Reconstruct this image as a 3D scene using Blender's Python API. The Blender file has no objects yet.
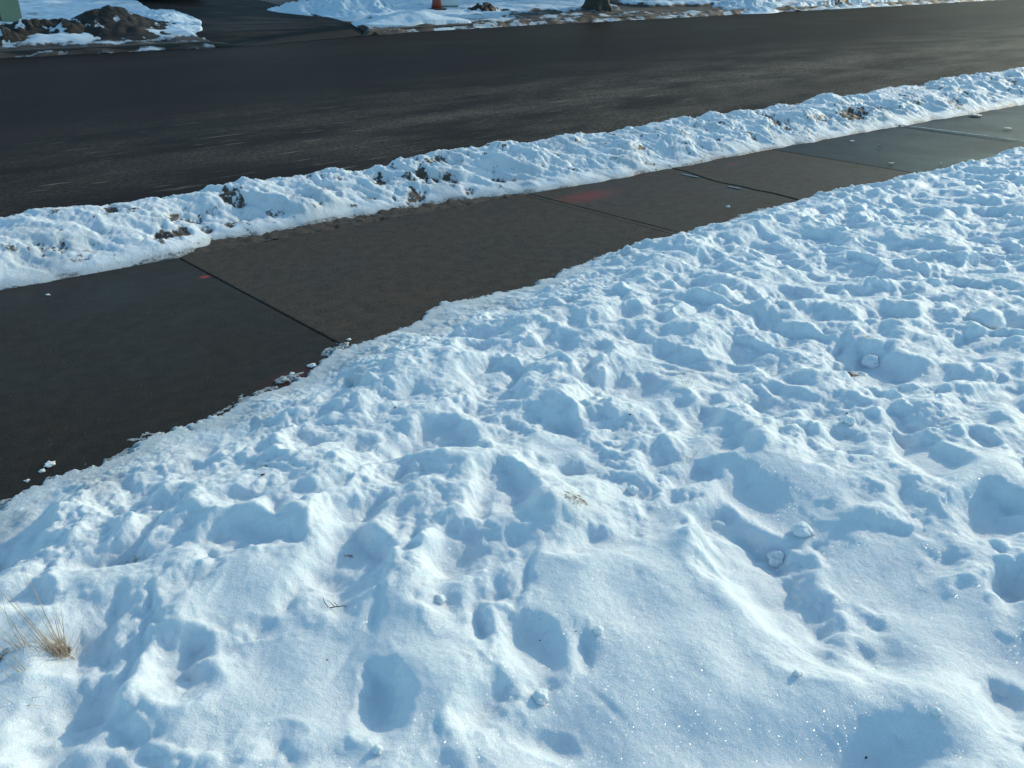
import bpy, bmesh, math, random
import numpy as np
from mathutils import Vector, noise as mnoise

random.seed(7)
S = bpy.context.scene
COL = S.collection
R = math.radians

# ------------------------------------------------------------------ camera
F_PX, HZ, CAM_H, YAW = 900.0, -40.0, 1.55, 48.2
PITCH = math.atan((384 - HZ) / F_PX)
a_ = R(YAW)
FWD = np.array([math.cos(a_) * math.cos(PITCH), math.sin(a_) * math.cos(PITCH), -math.sin(PITCH)])
RGT = np.array([math.sin(a_), -math.cos(a_), 0.0])
UPV = np.cross(RGT, FWD)
cam_d = bpy.data.cameras.new('camera')
cam = bpy.data.objects.new('camera', cam_d)
COL.objects.link(cam)
cam.location = (0, 0, CAM_H)
cam.rotation_euler = (math.pi / 2 - PITCH, 0, a_ - math.pi / 2)
cam_d.sensor_width = 36.0
cam_d.lens = 36.0 * F_PX / 1024.0
cam_d.clip_start = 0.05
cam_d.clip_end = 2000
S.camera = cam

# ------------------------------------------------------------------ world, sun, exposure
SUN_AZ, SUN_EL = 1.0, 21.0          # azimuth counter-clockwise from +x (the road's direction)
w = bpy.data.worlds.new('World')
S.world = w
w.use_nodes = True
wn = w.node_tree.nodes
sky = wn.new('ShaderNodeTexSky')
sky.sky_type = 'NISHITA'
sky.sun_disc = False
sky.sun_elevation = R(SUN_EL)
sky.sun_rotation = R(90 - SUN_AZ)
sky.altitude = 300
sky.ozone_density = 1.0
wb = wn.new('ShaderNodeMix')          # the camera's cool white balance
wb.data_type = 'RGBA'
wb.blend_type = 'MULTIPLY'
wb.inputs[0].default_value = 1.0
wb.inputs[7].default_value = (0.92, 1.25, 1.23, 1)
w.node_tree.links.new(sky.outputs[0], wb.inputs[6])
w.node_tree.links.new(wb.outputs[2], wn['Background'].inputs[0])
wn['Background'].inputs[1].default_value = 0.15
sd = bpy.data.lights.new('sun', 'SUN')
sd.energy = 2.5
sd.angle = R(0.5)
sd.color = (1.0, 0.89, 0.66)
sun = bpy.data.objects.new('sun', sd)
COL.objects.link(sun)
sdir = Vector((math.cos(R(SUN_AZ)) * math.cos(R(SUN_EL)), math.sin(R(SUN_AZ)) * math.cos(R(SUN_EL)), math.sin(R(SUN_EL))))
sun.rotation_euler = sdir.to_track_quat('Z', 'Y').to_euler()
sun.location = (6, -4, 12)
S.view_settings.view_transform = 'Standard'
S.view_settings.look = 'None'
S.view_settings.exposure = 0.12
S.view_settings.gamma = 1.0
S.render.resolution_x, S.render.resolution_y = 1024, 768


# ------------------------------------------------------------------ helpers
def ground_at(px, py, z=0.0):
    """where the line of sight through a point of the photograph meets the level z"""
    d = FWD * F_PX + RGT * (px - 512) + UPV * (384 - py)
    t = (z - CAM_H) / d[2]
    return np.array([d[0] * t, d[1] * t])


def surface_at(px, py, zf):
    d = FWD * F_PX + RGT * (px - 512) + UPV * (384 - py)
    d = d / np.linalg.norm(d)
    t = 1.0
    while t < 90:
        p = d * t
        z = zf(p[0], p[1])
        if p[2] + CAM_H <= z:
            break
        t += 0.01 if t < 20 else 0.03
    return Vector((p[0], p[1], z))


def tag(o, label=None, cat=None, group=None, kind=None):
    if label: o['label'] = label
    if cat: o['category'] = cat
    if group: o['group'] = group
    if kind: o['kind'] = kind
    return o


def link(name, me, mats, parent=None):
    o = bpy.data.objects.new(name, me)
    for m in (mats if isinstance(mats, (list, tuple)) else [mats]):
        me.materials.append(m)
    COL.objects.link(o)
    if parent: o.parent = parent
    return o


def from_bm(name, bm, mats, parent=None, smooth=False):
    me = bpy.data.meshes.new(name)
    bm.normal_update()
    bm.to_mesh(me)
    bm.free()
    if smooth:
        me.shade_smooth()
    return link(name, me, mats, parent)


def grid_mesh(name, X, Y, Z, mats, attrs=None, parent=None):
    ny, nx = X.shape
    me = bpy.data.meshes.new(name)
    co = np.stack([X, Y, Z], -1).reshape(-1, 3).astype(np.float32)
    idx = np.arange(nx * ny).reshape(ny, nx)
    q = np.stack([idx[:-1, :-1], idx[:-1, 1:], idx[1:, 1:], idx[1:, :-1]], -1).reshape(-1, 4)
    me.vertices.add(len(co))
    me.vertices.foreach_set('co', co.ravel())
    me.loops.add(q.size)
    me.loops.foreach_set('vertex_index', q.ravel().astype(np.int32))
    me.polygons.add(len(q))
    me.polygons.foreach_set('loop_start', (np.arange(len(q)) * 4).astype(np.int32))
    me.update(calc_edges=True)
    me.polygons.foreach_set('use_smooth', np.ones(len(q), dtype=bool))
    for k, v in (attrs or {}).items():
        at = me.attributes.new(k, 'FLOAT', 'POINT')
        at.data.foreach_set('value', np.clip(v, 0, 1).astype(np.float32).ravel())
    me.update()
    return link(name, me, mats, parent)


# numpy gradient noise
_rng = np.random.RandomState(11)
_P = _rng.permutation(512)
_P = np.concatenate([_P, _P, _P])
_G = np.stack([np.cos(_rng.rand(512) * 2 * np.pi), np.sin(_rng.rand(512) * 2 * np.pi)], -1)
_ang = _rng.rand(512) * 2 * np.pi
_G = np.stack([np.cos(_ang), np.sin(_ang)], -1)
_V = _rng.rand(512)


def _h(i, j):
    return _P[(_P[i & 511] + j) & 511]


def gn(x, y, s=0):
    x = x + s * 17.31; y = y + s * 9.73
    xi = np.floor(x).astype(int); yi = np.floor(y).astype(int)
    fx = x - xi; fy = y - yi
    u = fx * fx * fx * (fx * (fx * 6 - 15) + 10); v = fy * fy * fy * (fy * (fy * 6 - 15) + 10)
    r = []
    for dj in (0, 1):
        for di in (0, 1):
            g = _G[_h(xi + di, yi + dj)]
            r.append(g[..., 0] * (fx - di) + g[..., 1] * (fy - dj))
    return ((r[0] * (1 - u) + r[1] * u) * (1 - v) + (r[2] * (1 - u) + r[3] * u) * v) * 1.5


def fbm(x, y, f, o=4, s=0, k=0.5):
    a, t = 1.0, 0
    for i in range(o):
        t = t + a * gn(x * f, y * f, s + i * 3.1)
        f *= 2.03; a *= k
    return t


def billow(x, y, f, o=3, s=0):
    a, t = 1.0, 0
    for i in range(o):
        t = t + a * (np.abs(gn(x * f, y * f, s + i * 3.1)) * 2 - .5)
        f *= 2.1; a *= .5
    return t


def caps(x, y, size, s=0, prob=.6):
    """little round clods: the height (0..1) of randomly sized spherical caps"""
    x = x / size + s * 7.7; y = y / size + s * 3.3
    xi = np.floor(x).astype(int); yi = np.floor(y).astype(int)
    out = np.zeros_like(x)
    for di in (-1, 0, 1):
        for dj in (-1, 0, 1):
            ci, cj = xi + di, yi + dj
            h = _h(ci, cj)
            cx = ci + .15 + .7 * _V[h]; cy = cj + .15 + .7 * _V[(h + 101) & 511]
            r = .25 + .5 * _V[(h + 211) & 511]
            on = _V[(h + 307) & 511] < prob
            d2 = ((x - cx) ** 2 + (y - cy) ** 2) / (r * r)
            out = np.maximum(out, np.where(on & (d2 < 1), np.sqrt(np.maximum(0, 1 - d2)) * r, 0))
    return out


def sstep(a, b, x):
    t = np.clip((x - a) / (b - a), 0, 1)
    return t * t * (3 - 2 * t)


def axis(*segs):
    """(start, stop, step) pieces joined into one axis"""
    v = []
    for a, b, d in segs:
        v.append(np.arange(a, b - d * .25, d))
    v.append([segs[-1][1]])
    return np.concatenate(v)


# ------------------------------------------------------------------ materials
def mat(name):
    m = bpy.data.materials.new(name)
    m.use_nodes = True
    nt = m.node_tree
    return m, nt, nt.nodes['Principled BSDF'], nt.nodes['Material Output']


def N(nt, t, **k):
    n = nt.nodes.new(t)
    for a, b in k.items():
        if a.startswith('i_'):
            n.inputs[a[2:].replace('_', ' ')].default_value = b
        else:
            setattr(n, a, b)
    return n


def ramp(nt, src, stops, interp='LINEAR'):
    n = nt.nodes.new('ShaderNodeValToRGB')
    n.color_ramp.interpolation = interp
    e = n.color_ramp.elements
    while len(e) < len(stops): e.new(0.5)
    for q, (p, c) in zip(e, stops):
        q.position = p
        q.color = (c, c, c, 1) if isinstance(c, (int, float)) else (*c, 1)
    nt.links.new(src, n.inputs[0])
    return n.outputs[0]


def noise_tex(nt, vec, scale, detail=4, rough=.55, dist=0):
    n = nt.nodes.new('ShaderNodeTexNoise')
    n.inputs['Scale'].default_value = scale
    n.inputs['Detail'].default_value = detail
    n.inputs['Roughness'].default_value = rough
    n.inputs['Distortion'].default_value = dist
    nt.links.new(vec, n.inputs['Vector'])
    return n.outputs[0]


def mixc(nt, fac, a, b, mode='MIX'):
    n = nt.nodes.new('ShaderNodeMix')
    n.data_type = 'RGBA'
    n.blend_type = mode
    for i, v in ((0, fac), (6, a), (7, b)):
        if isinstance(v, (int, float)):
            n.inputs[i].default_value = v
        elif isinstance(v, tuple):
            n.inputs[i].default_value = (*v, 1)
        else:
            nt.links.new(v, n.inputs[i])
    return n.outputs[2]


def mth(nt, op, a, b=None, c=None):
    n = nt.nodes.new('ShaderNodeMath')
    n.operation = op
    for i, v in enumerate((a, b, c)):
        if v is None: continue
        if isinstance(v, (int, float)): n.inputs[i].default_value = v
        else: nt.links.new(v, n.inputs[i])
    return n.outputs[0]


def bump(nt, h, strength, dist, nrm=None):
    n = nt.nodes.new('ShaderNodeBump')
    n.inputs['Strength'].default_value = strength
    n.inputs['Distance'].default_value = dist
    nt.links.new(h, n.inputs['Height'])
    if nrm is not None: nt.links.new(nrm, n.inputs['Normal'])
    return n.outputs[0]


def mapping(nt, vec, scale=(1, 1, 1), loc=(0, 0, 0), rot=(0, 0, 0)):
    n = nt.nodes.new('ShaderNodeMapping')
    n.inputs['Scale'].default_value = scale
    n.inputs['Location'].default_value = loc
    n.inputs['Rotation'].default_value = rot
    nt.links.new(vec, n.inputs[0])
    return n.outputs[0]


def objco(nt):
    return nt.nodes.new('ShaderNodeTexCoord').outputs['Object']


SNOW = (0.80, 0.86, 0.915)


def snow_material(name, soil=(.04, .028, .021), glint=1.0, grain=1.0, tint=SNOW, dirt_scale=1.0):
    m, nt, p, out = mat(name)
    co = objco(nt)
    att = N(nt, 'ShaderNodeAttribute', attribute_name='dirt').outputs['Fac']
    sl = N(nt, 'ShaderNodeAttribute', attribute_name='slush').outputs['Fac']
    n1 = noise_tex(nt, co, 6, 4)
    n2 = noise_tex(nt, co, 55 * dirt_scale, 5, .7)
    n3 = noise_tex(nt, co, 260, 3, .7)
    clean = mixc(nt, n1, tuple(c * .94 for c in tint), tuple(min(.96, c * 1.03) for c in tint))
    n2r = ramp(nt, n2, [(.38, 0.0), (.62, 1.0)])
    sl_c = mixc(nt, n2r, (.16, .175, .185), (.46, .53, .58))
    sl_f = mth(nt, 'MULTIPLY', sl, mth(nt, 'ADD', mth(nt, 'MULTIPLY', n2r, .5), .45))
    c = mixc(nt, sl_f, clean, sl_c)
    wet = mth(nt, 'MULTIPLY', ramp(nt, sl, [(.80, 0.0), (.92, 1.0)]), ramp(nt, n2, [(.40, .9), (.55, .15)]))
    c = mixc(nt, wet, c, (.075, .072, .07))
    d_f = ramp(nt, mth(nt, 'ADD', att, mth(nt, 'MULTIPLY', mth(nt, 'SUBTRACT', n2, .5), 1.1)), [(.42, 0.0), (.62, 1.0)])
    soil_c = mixc(nt, ramp(nt, n3, [(.35, 0.0), (.7, 1.0)]), soil, tuple(x * 2.4 for x in soil))
    c = mixc(nt, d_f, c, soil_c)
    # faint brownish stain round the bare spots
    c = mixc(nt, mth(nt, 'MULTIPLY', att, .22), c, tuple(x * 5 for x in soil))
    nt.links.new(c, p.inputs['Base Color'])
    p.inputs['Roughness'].default_value = .62
    p.inputs['Specular IOR Level'].default_value = .35
    p.inputs['Subsurface Weight'].default_value = .6
    p.inputs['Subsurface Radius'].default_value = (.6, .85, 1.0)
    p.inputs['Subsurface Scale'].default_value = .025
    g1 = noise_tex(nt, co, 75, 4, .65)
    b0 = bump(nt, noise_tex(nt, co, 32, 3, .6), .25 * grain, .012)
    b1 = bump(nt, g1, .50 * grain, .009, b0)
    g2 = noise_tex(nt, co, 420, 2, .6)
    b2 = bump(nt, g2, .75 * grain, .003, b1)
    nt.links.new(b2, p.inputs['Normal'])
    # single ice crystals that mirror the sun
    if glint > 0:
        vo = N(nt, 'ShaderNodeTexVoronoi')
        vo.inputs['Scale'].default_value = 620
        nt.links.new(co, vo.inputs['Vector'])
        sub = N(nt, 'ShaderNodeVectorMath', operation='SUBTRACT')
        nt.links.new(vo.outputs['Color'], sub.inputs[0])
        sub.inputs[1].default_value = (.5, .5, .5)
        sc = N(nt, 'ShaderNodeVectorMath', operation='SCALE')
        nt.links.new(sub.outputs[0], sc.inputs[0]); sc.inputs['Scale'].default_value = 1.7
        geo = N(nt, 'ShaderNodeNewGeometry')
        ad = N(nt, 'ShaderNodeVectorMath', operation='ADD')
        nt.links.new(geo.outputs['Normal'], ad.inputs[0]); nt.links.new(sc.outputs[0], ad.inputs[1])
        no = N(nt, 'ShaderNodeVectorMath', operation='NORMALIZE')
        nt.links.new(ad.outputs[0], no.inputs[0])
        gl = N(nt, 'ShaderNodeBsdfGlossy')
        gl.inputs['Roughness'].default_value = .19
        gl.inputs['Color'].default_value = (.9, .95, 1, 1)
        nt.links.new(no.outputs[0], gl.inputs['Normal'])
        mx = N(nt, 'ShaderNodeMixShader')
        keep = mth(nt, 'SUBTRACT', 1.0, mth(nt, 'MAXIMUM', d_f, sl_f))
        nt.links.new(mth(nt, 'MULTIPLY', keep, .014 * glint), mx.inputs[0])
        nt.links.new(p.outputs[0], mx.inputs[1]); nt.links.new(gl.outputs[0], mx.inputs[2])
        nt.links.new(mx.outputs[0], out.inputs['Surface'])
    return m


M_SNOW = snow_material('snow')
M_BANK = snow_material('bank_snow', soil=(.045, .034, .027), glint=.4, tint=(.77, .82, .885))
M_FAR = snow_material('far_snow_shade_tint', soil=(.024, .018, .015), glint=0, grain=.6, tint=(.60, .72, .84), dirt_scale=.12)  # snow tinted darker and bluer, shade put into its colour


def simple(name, col, rough=.6, var=.25, scale=8, bmp=.2, bd=.01, metallic=0, spec=.5):
    m, nt, p, out = mat(name)
    co = objco(nt)
    n = noise_tex(nt, co, scale, 5, .6)
    c = mixc(nt, n, tuple(x * (1 - var) for x in col), tuple(min(1, x * (1 + var)) for x in col))
    nt.links.new(c, p.inputs['Base Color'])
    p.inputs['Roughness'].default_value = rough
    p.inputs['Metallic'].default_value = metallic
    p.inputs['Specular IOR Level'].default_value = spec
    if bmp:
        nt.links.new(bump(nt, noise_tex(nt, co, scale * 6, 4, .7), bmp, bd), p.inputs['Normal'])
    return m


def blob(nt, co, cx, cy, rx, ry, soft=.5, rot=0):
    """soft patch in world xy, 1 inside"""
    mp = mapping(nt, co, (1, 1, 0), (-cx, -cy, 0))
    mp = mapping(nt, mp, (1 / rx, 1 / ry, 0), (0, 0, 0), (0, 0, 0))
    ln = N(nt, 'ShaderNodeVectorMath', operation='LENGTH')
    nt.links.new(mp, ln.inputs[0])
    nz = noise_tex(nt, co, 9, 5, .7)
    v = mth(nt, 'ADD', ln.outputs['Value'], mth(nt, 'MULTIPLY', mth(nt, 'SUBTRACT', nz, .5), 1.3))
    return ramp(nt, v, [(max(0, 1 - soft), 1.0), (1.0, 0.0)])


def concrete(name, col, rough, paints=()):
    m, nt, p, out = mat(name)
    co = objco(nt)
    big = noise_tex(nt, co, 1.3, 5, .6, .4)
    mid = noise_tex(nt, co, 14, 5, .65)
    fine = noise_tex(nt, co, 130, 4, .75)
    c = mixc(nt, ramp(nt, big, [(.3, 0.0), (.7, 1.0)]), tuple(x * .55 for x in col), tuple(x * 1.35 for x in col))
    c = mixc(nt, .5, c, mixc(nt, ramp(nt, mid, [(.35, 0.0), (.65, 1.0)]), tuple(x * .45 for x in col), tuple(x * 1.55 for x in col)))
    c = mixc(nt, ramp(nt, fine, [(.5, 0.0), (.72, .7)]), c, tuple(min(1, x * 3.2) for x in col))
    c = mixc(nt, ramp(nt, fine, [(.3, .7), (.46, 0.0)]), c, tuple(x * .5 for x in col))
    vo = N(nt, 'ShaderNodeTexVoronoi'); vo.inputs['Scale'].default_value = 26
    nt.links.new(co, vo.inputs['Vector'])
    sp = ramp(nt, vo.outputs['Distance'], [(.035, 1.0), (.06, 0.0)])
    vc = N(nt, 'ShaderNodeSeparateColor'); nt.links.new(vo.outputs['Color'], vc.inputs[0])
    sp = mth(nt, 'MULTIPLY', sp, ramp(nt, vc.outputs[0], [(.70, 0.0), (.72, .8)]))
    c = mixc(nt, sp, c, (.28, .28, .27))
    for (cx, cy, rx, ry, pc, st) in paints:
        c = mixc(nt, mth(nt, 'MULTIPLY', blob(nt, co, cx, cy, rx, ry, .75), st), c, pc)
    nt.links.new(c, p.inputs['Base Color'])
    rr = ramp(nt, big, [(.3, rough - .08), (.7, rough + .1)])
    nt.links.new(rr, p.inputs['Roughness'])
    p.inputs['Specular IOR Level'].default_value = .05
    b = bump(nt, mid, .12, .006)
    nt.links.new(bump(nt, fine, .35, .0015, b), p.inputs['Normal'])
    return m


# ------------------------------------------------------------------ layout curves (world metres, x along the road)
def walk_far(x):
    return 5.15 - 0.075 * x


edge_px = [(-90, 545), (0, 500), (60, 468), (110, 449), (150, 430), (230, 405), (280, 380), (325, 352), (400, 325), (440, 303), (520, 287), (590, 262),
           (640, 248), (700, 232), (760, 213), (810, 203), (870, 190), (925, 175), (960, 168), (1024, 150)]
_ex = [ground_at(*p)[0] for p in edge_px]
_ey = [ground_at(*p)[1] for p in edge_px]


def snow_edge(x):
    return np.interp(x, [-20] + _ex + [14, 60], [2.75] + _ey + [2.7, 0.2])


ROAD_Z = -0.10
_fx, _fy = [], []
for p in [(0, 57), (120, 51), (250, 45), (400, 32), (520, 25), (640, 19), (760, 12.5), (880, 6), (1000, -0.5)]:
    q = ground_at(*p, ROAD_Z); _fx.append(q[0]); _fy.append(q[1])


def curb_far(x):
    return np.interp(x, [-60] + _fx + [140], [_fy[0]] + _fy + [_fy[-1] - 5.0])


def yard_z(x, y):
    """far side: kerb height, then the yards climb gently"""
    d = y - curb_far(x)
    return np.where(d < 0, ROAD_Z, .02 + .085 * np.clip(d, 0, 16) + .01 * np.clip(d - 16, 0, 50))


# ------------------------------------------------------------------ ground, road, sidewalk
M_BASE = simple('ground_soil', (.30, .33, .36), .8, .3, .4, .3, .05)
bm = bmesh.new()
for v in ((-600, -600), (600, -600), (600, 600), (-600, 600)):
    bm.verts.new((v[0], v[1], -.45))
bm.faces.new(bm.verts)
tag(from_bm('ground', bm, M_BASE), kind='structure')


def asphalt():
    m, nt, p, out = mat('asphalt')
    co = objco(nt)
    sx = N(nt, 'ShaderNodeSeparateXYZ'); nt.links.new(co, sx.inputs[0])
    st = mapping(nt, co, (.42, .8, 1))
    s1 = noise_tex(nt, st, 1.0, 6, .62, .3)
    st2 = mapping(nt, co, (1.5, 5, 1), (0, 0, 0), (0, 0, .05))
    s2 = noise_tex(nt, st2, 1.0, 8, .78)
    fine = noise_tex(nt, co, 180, 3, .65)
    mid = noise_tex(nt, co, 3, 6, .65)
    col = (.0135, .0095, .012)
    c = mixc(nt, ramp(nt, s1, [(.3, 0.0), (.7, 1.0)]), tuple(x * .72 for x in col), tuple(x * 1.25 for x in col))
    c = mixc(nt, mth(nt, 'MULTIPLY', ramp(nt, mid, [(.35, 0.0), (.65, 1.0)]), .3), c, (.019, .0145, .013))
    c = mixc(nt, ramp(nt, fine, [(.52, 0.0), (.72, .6)]), c, (.06, .058, .056))
    # y measured from the far kerb line: browner strip beside the far kerb
    yb = mth(nt, 'ADD', sx.outputs[1], mth(nt, 'MULTIPLY', sx.outputs[0], .10))
    yb = mth(nt, 'ADD', yb, mth(nt, 'MULTIPLY', mth(nt, 'SUBTRACT', s1, .5), .5))
    far = ramp(nt, mth(nt, 'DIVIDE', yb, 30), [(.548, 0.0), (.556, 1.0)])
    c = mixc(nt, mth(nt, 'MULTIPLY', far, .7), c, (.024, .019, .016))
    # dusty, salt-dried tracks
    yn = mth(nt, 'DIVIDE', mth(nt, 'ADD', sx.outputs[1], mth(nt, 'MULTIPLY', mth(nt, 'SUBTRACT', s1, .5), .8)), 20)
    tr = ramp(nt, yn, [(.27, 0.0), (.31, .6), (.42, 1.0), (.46, .6), (.50, .45), (.54, .2), (.6, 0.0)])
    gate = ramp(nt, mth(nt, 'DIVIDE', sx.outputs[0], 20), [(.10, .25), (.35, .7), (.8, 1.0)])
    patch = ramp(nt, noise_tex(nt, mapping(nt, co, (.45, 1.1, 1)), 1.0, 5, .6), [(.40, .12), (.60, 1.0)])
    speck = ramp(nt, noise_tex(nt, co, 26, 5, .75), [(.42, .15), (.62, 1.0)])
    salt = mth(nt, 'MULTIPLY', mth(nt, 'MULTIPLY', tr, gate), mth(nt, 'MULTIPLY', patch, speck))
    c = mixc(nt, mth(nt, 'MULTIPLY', salt, .85), c, (.27, .225, .18))
    # hairline scratches of dried salt
    st3 = mapping(nt, co, (1.6, 18, 1))
    s3 = noise_tex(nt, st3, 1.0, 4, .6)
    fl = mth(nt, 'MULTIPLY', ramp(nt, s3, [(.62, 0.0), (.70, 1.0)]), tr)
    c = mixc(nt, mth(nt, 'MULTIPLY', fl, .75), c, (.27, .245, .21))
    nt.links.new(c, p.inputs['Base Color'])
    nt.links.new(ramp(nt, s1, [(.3, .58), (.7, .66)]), p.inputs['Roughness'])
    p.inputs['Specular IOR Level'].default_value = .022
    nt.links.new(bump(nt, fine, .5, .004), p.inputs['Normal'])
    return m


xs = axis((-60, -4, 4), (-4, 50, .25), (50, 300, 10))
ys = np.linspace(0, 1, 60)
X, T = np.meshgrid(xs, ys)
Y0 = walk_far(np.clip(X, -20, 60)) + .85
Y1 = curb_far(X)
Y = Y0 + (Y1 - Y0) * T
Z = ROAD_Z + .05 * np.sin(np.pi * T) * np.clip((Y1 - Y0) / 12, 0, 1) + .004 * fbm(X, Y, .5, 3)
tag(grid_mesh('road', X, Y, Z, asphalt()), kind='structure')

# sidewalk slabs
p_smear = ground_at(588, 196); p_dot = ground_at(205, 277); p_red = ground_at(298, 376); p_small = ground_at(732, 165)
RED = (.22, .045, .042)
M_SLAB_A = concrete('slab_blue_grey', (.027, .020, .015), .42, [(p_dot[0], p_dot[1], .035, .035, (.35, .05, .04), .8), (p_red[0], p_red[1], .20, .09, (.14, .02, .03), .35)])
M_SLAB_B = concrete('slab_brown_grey', (.054, .042, .033), .55, [(p_red[0], p_red[1], .2, .09, (.14, .02, .03), .25)])
M_SLAB_C = concrete('slab_brown_grey_painted', (.056, .042, .032), .52, [(p_smear[0], p_smear[1], .36, .16, RED, .62), (p_smear[0] - .45, p_smear[1] + .12, .2, .09, RED, .28), (p_small[0], p_small[1], .07, .05, RED, .5)])
M_SLAB_D = concrete('slab_cool_grey', (.017, .023, .027), .46)


def slab_poly(bm, pts, z, mi, bev=.006, depth=.12):
    n = len(pts)
    cx = sum(p[0] for p in pts) / n; cy = sum(p[1] for p in pts) / n
    rings = []
    for zz, ins in ((z - depth, 0), (z - bev, 0), (z - bev * .3, bev * .35), (z, bev)):
        ring = []
        for (x, y) in pts:
            d = math.hypot(cx - x, cy - y)
            ring.append(bm.verts.new((x + (cx - x) / d * ins * 1.4, y + (cy - y) / d * ins * 1.4, zz)))
        rings.append(ring)
    for r0, r1 in zip(rings, rings[1:]):
        for i in range(n):
            f = bm.faces.new((r0[i], r0[(i + 1) % n], r1[(i + 1) % n], r1[i])); f.material_index = mi
    f = bm.faces.new(rings[-1]); f.material_index = mi


bm = bmesh.new()
NEAR = 2.55
G = .003


def rect(x0, x1, mi, z):
    slab_poly(bm, [(x0 + G, NEAR), (x1 - G, NEAR), (x1 - G, walk_far(x1)), (x0 + G, walk_far(x0))], z, mi)


q4 = (ground_at(903, 127.5) + ground_at(1008, 140)) / 2
J4 = float(q4[0])
for k in range(8):
    rect(-.75 - 2.65 * (k + 1), -.75 - 2.65 * k, 0, -.002 * (k % 3))
rect(-.75, 1.9, 0, 0)
rect(1.9, 4.41, 1, .002)
rect(4.417, 4.475, 1, -.003)
# slab with the crack across it
crack = []
c0, c1 = ground_at(655, 166), ground_at(803, 204)
for k in range(15):
    t = k / 14
    crack.append((c0[0] + (c1[0] - c0[0]) * t + .09 * mnoise.noise(Vector((t * 5, 1.3, 0))) + .03 * mnoise.noise(Vector((t * 22, 4.3, 0))),
                  walk_far(c0[0]) + (NEAR - walk_far(c0[0])) * t))
slab_poly(bm, [(4.475 + G, NEAR)] + [(x - .007, y) for x, y in reversed(crack)] + [(4.475 + G, walk_far(4.475))], -.001, 2, .004)
slab_poly(bm, [(7.245, NEAR), (7.245, walk_far(7.245))] + [(x + .007, y) for x, y in crack], .003, 2, .004)
rect(7.25, J4, 3, .003)
xx = J4
for k in range(30):
    rect(xx, xx + 2.8, 3 if k < 2 else 0, .004 * (k % 3)); xx += 2.8
bmesh.ops.recalc_face_normals(bm, faces=bm.faces)
tag(from_bm('sidewalk', bm, [M_SLAB_A, M_SLAB_B, M_SLAB_C, M_SLAB_D]), kind='structure')

# gritty soil strip of the boulevard under and beside the bank
M_SOIL = simple('gritty_soil', (.06, .046, .037), .85, .9, 90, .9, .008)
xs = axis((-12, 0, .1), (0, 9, .018), (9, 20, .05), (20, 90, .5))
ts = np.linspace(-.0, 1.45, 70)
X, T = np.meshgrid(xs, ts)
Y = walk_far(X) + .003 + T
Z = -.004 + .012 * fbm(X, Y, 9, 4, 1, .65) + .004 * caps(X, Y, .03, 2) * (T > .01) - .10 * sstep(1.0, 1.3, T)
tag(grid_mesh('soil', X, Y, Z, M_SOIL), kind='structure')

# ------------------------------------------------------------------ trampled snow in the foreground
xs = axis((-14, -.6, .12), (-.6, .3, .012), (.3, 3.2, .0055), (3.2, 5.5, .008), (5.5, 10.5, .013), (10.5, 16, .04), (16, 90, .5))
ys = axis((-14, -.6, .15), (-.6, .2, .012), (.2, 3.0, .0055), (3.0, 3.9, .009))
X, Y = np.meshgrid(xs, ys)
# the big mounds and hollows
XW = X + .07 * fbm(X, Y, 3.2, 3, 301); YW = Y + .07 * fbm(X, Y, 3.2, 3, 307)
base = .035 * fbm(X, Y, 1.1, 2, 5) + .030 * fbm(X, Y, 2.6, 2, 15)
d = snow_edge(X) + .040 * fbm(X, Y, 3.5, 6, 9, .68) + .016 * fbm(X, Y, 24, 3, 10, .7) - Y
d = d - .05 * (1 - sstep(2.2, 3.8, X))
far_k = sstep(2.6, 4.2, X)
thick = np.where(d > 0, (.016 + .03 * far_k) * sstep(0, .03 + .06 * far_k, d) + .024 * sstep(.02, .3 - .1 * far_k, d) + (.10 - .03 * far_k) * sstep(.08 - .06 * far_k, .75 - .35 * far_k, d), np.clip(d, -.2, 0) * .5 - .001)
fr_ = fbm(X, Y, 5, 4, 501, .5)
fringe = -.004 + .0065 * sstep(-.07, -.01, d) * sstep(-.25, .2, fr_) 
thick = np.where((d <= 0) & (d > -.12), np.maximum(thick, fringe), thick)
inner = sstep(.05 - .05 * far_k, .45 - .25 * far_k, d)
dep = np.zeros_like(X)
rim = np.zeros_like(X)
W1 = fbm(X, Y, 7, 3, 21) * .30
W2 = fbm(X, Y, 7, 3, 33) * .30
W3 = fbm(X, Y, 22, 3, 39)
SZ = .12
stamped = []


def stamp(cx, cy, ux, uy, a, b, depth, hard=.55, rimh=.014, wob=.5, ramp_dir=(.8, .6)):
    """a pressed hollow: centre, long-axis direction, half axes, depth"""
    R_ = max(a, b) * 1.6
    i0, i1 = np.searchsorted(xs, [cx - R_, cx + R_]); j0, j1 = np.searchsorted(ys, [cy - R_, cy + R_])
    if i1 <= i0 or j1 <= j0: return
    sl = (slice(j0, j1), slice(i0, i1))
    dx = X[sl] - cx; dy = Y[sl] - cy
    p = (dx * ux + dy * uy) / a + W1[sl] * wob; q = (-dx * uy + dy * ux) / b + W2[sl] * wob
    r = np.sqrt(p * p + q * q) + .09 * W3[sl] * min(1, .09 / a)
    # the wall away from the sun is trodden to a ramp, the other is steep
    ca_ = np.clip((dx * ramp_dir[0] + dy * ramp_dir[1]) / np.maximum(np.hypot(dx, dy), 1e-4), -1, 1)
    hd = hard * (.2 + .8 * (ca_ * .5 + .5))
    k = depth * np.clip(1 - sstep(hd, 1.0, r), 0, 1) ** .9 * (1 + .25 * W1[sl] + .10 * W3[sl])
    dep[sl] = np.maximum(dep[sl], k)
    rim[sl] = np.maximum(rim[sl], rimh * np.exp(-((r - 1.12) / .16) ** 2))


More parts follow.
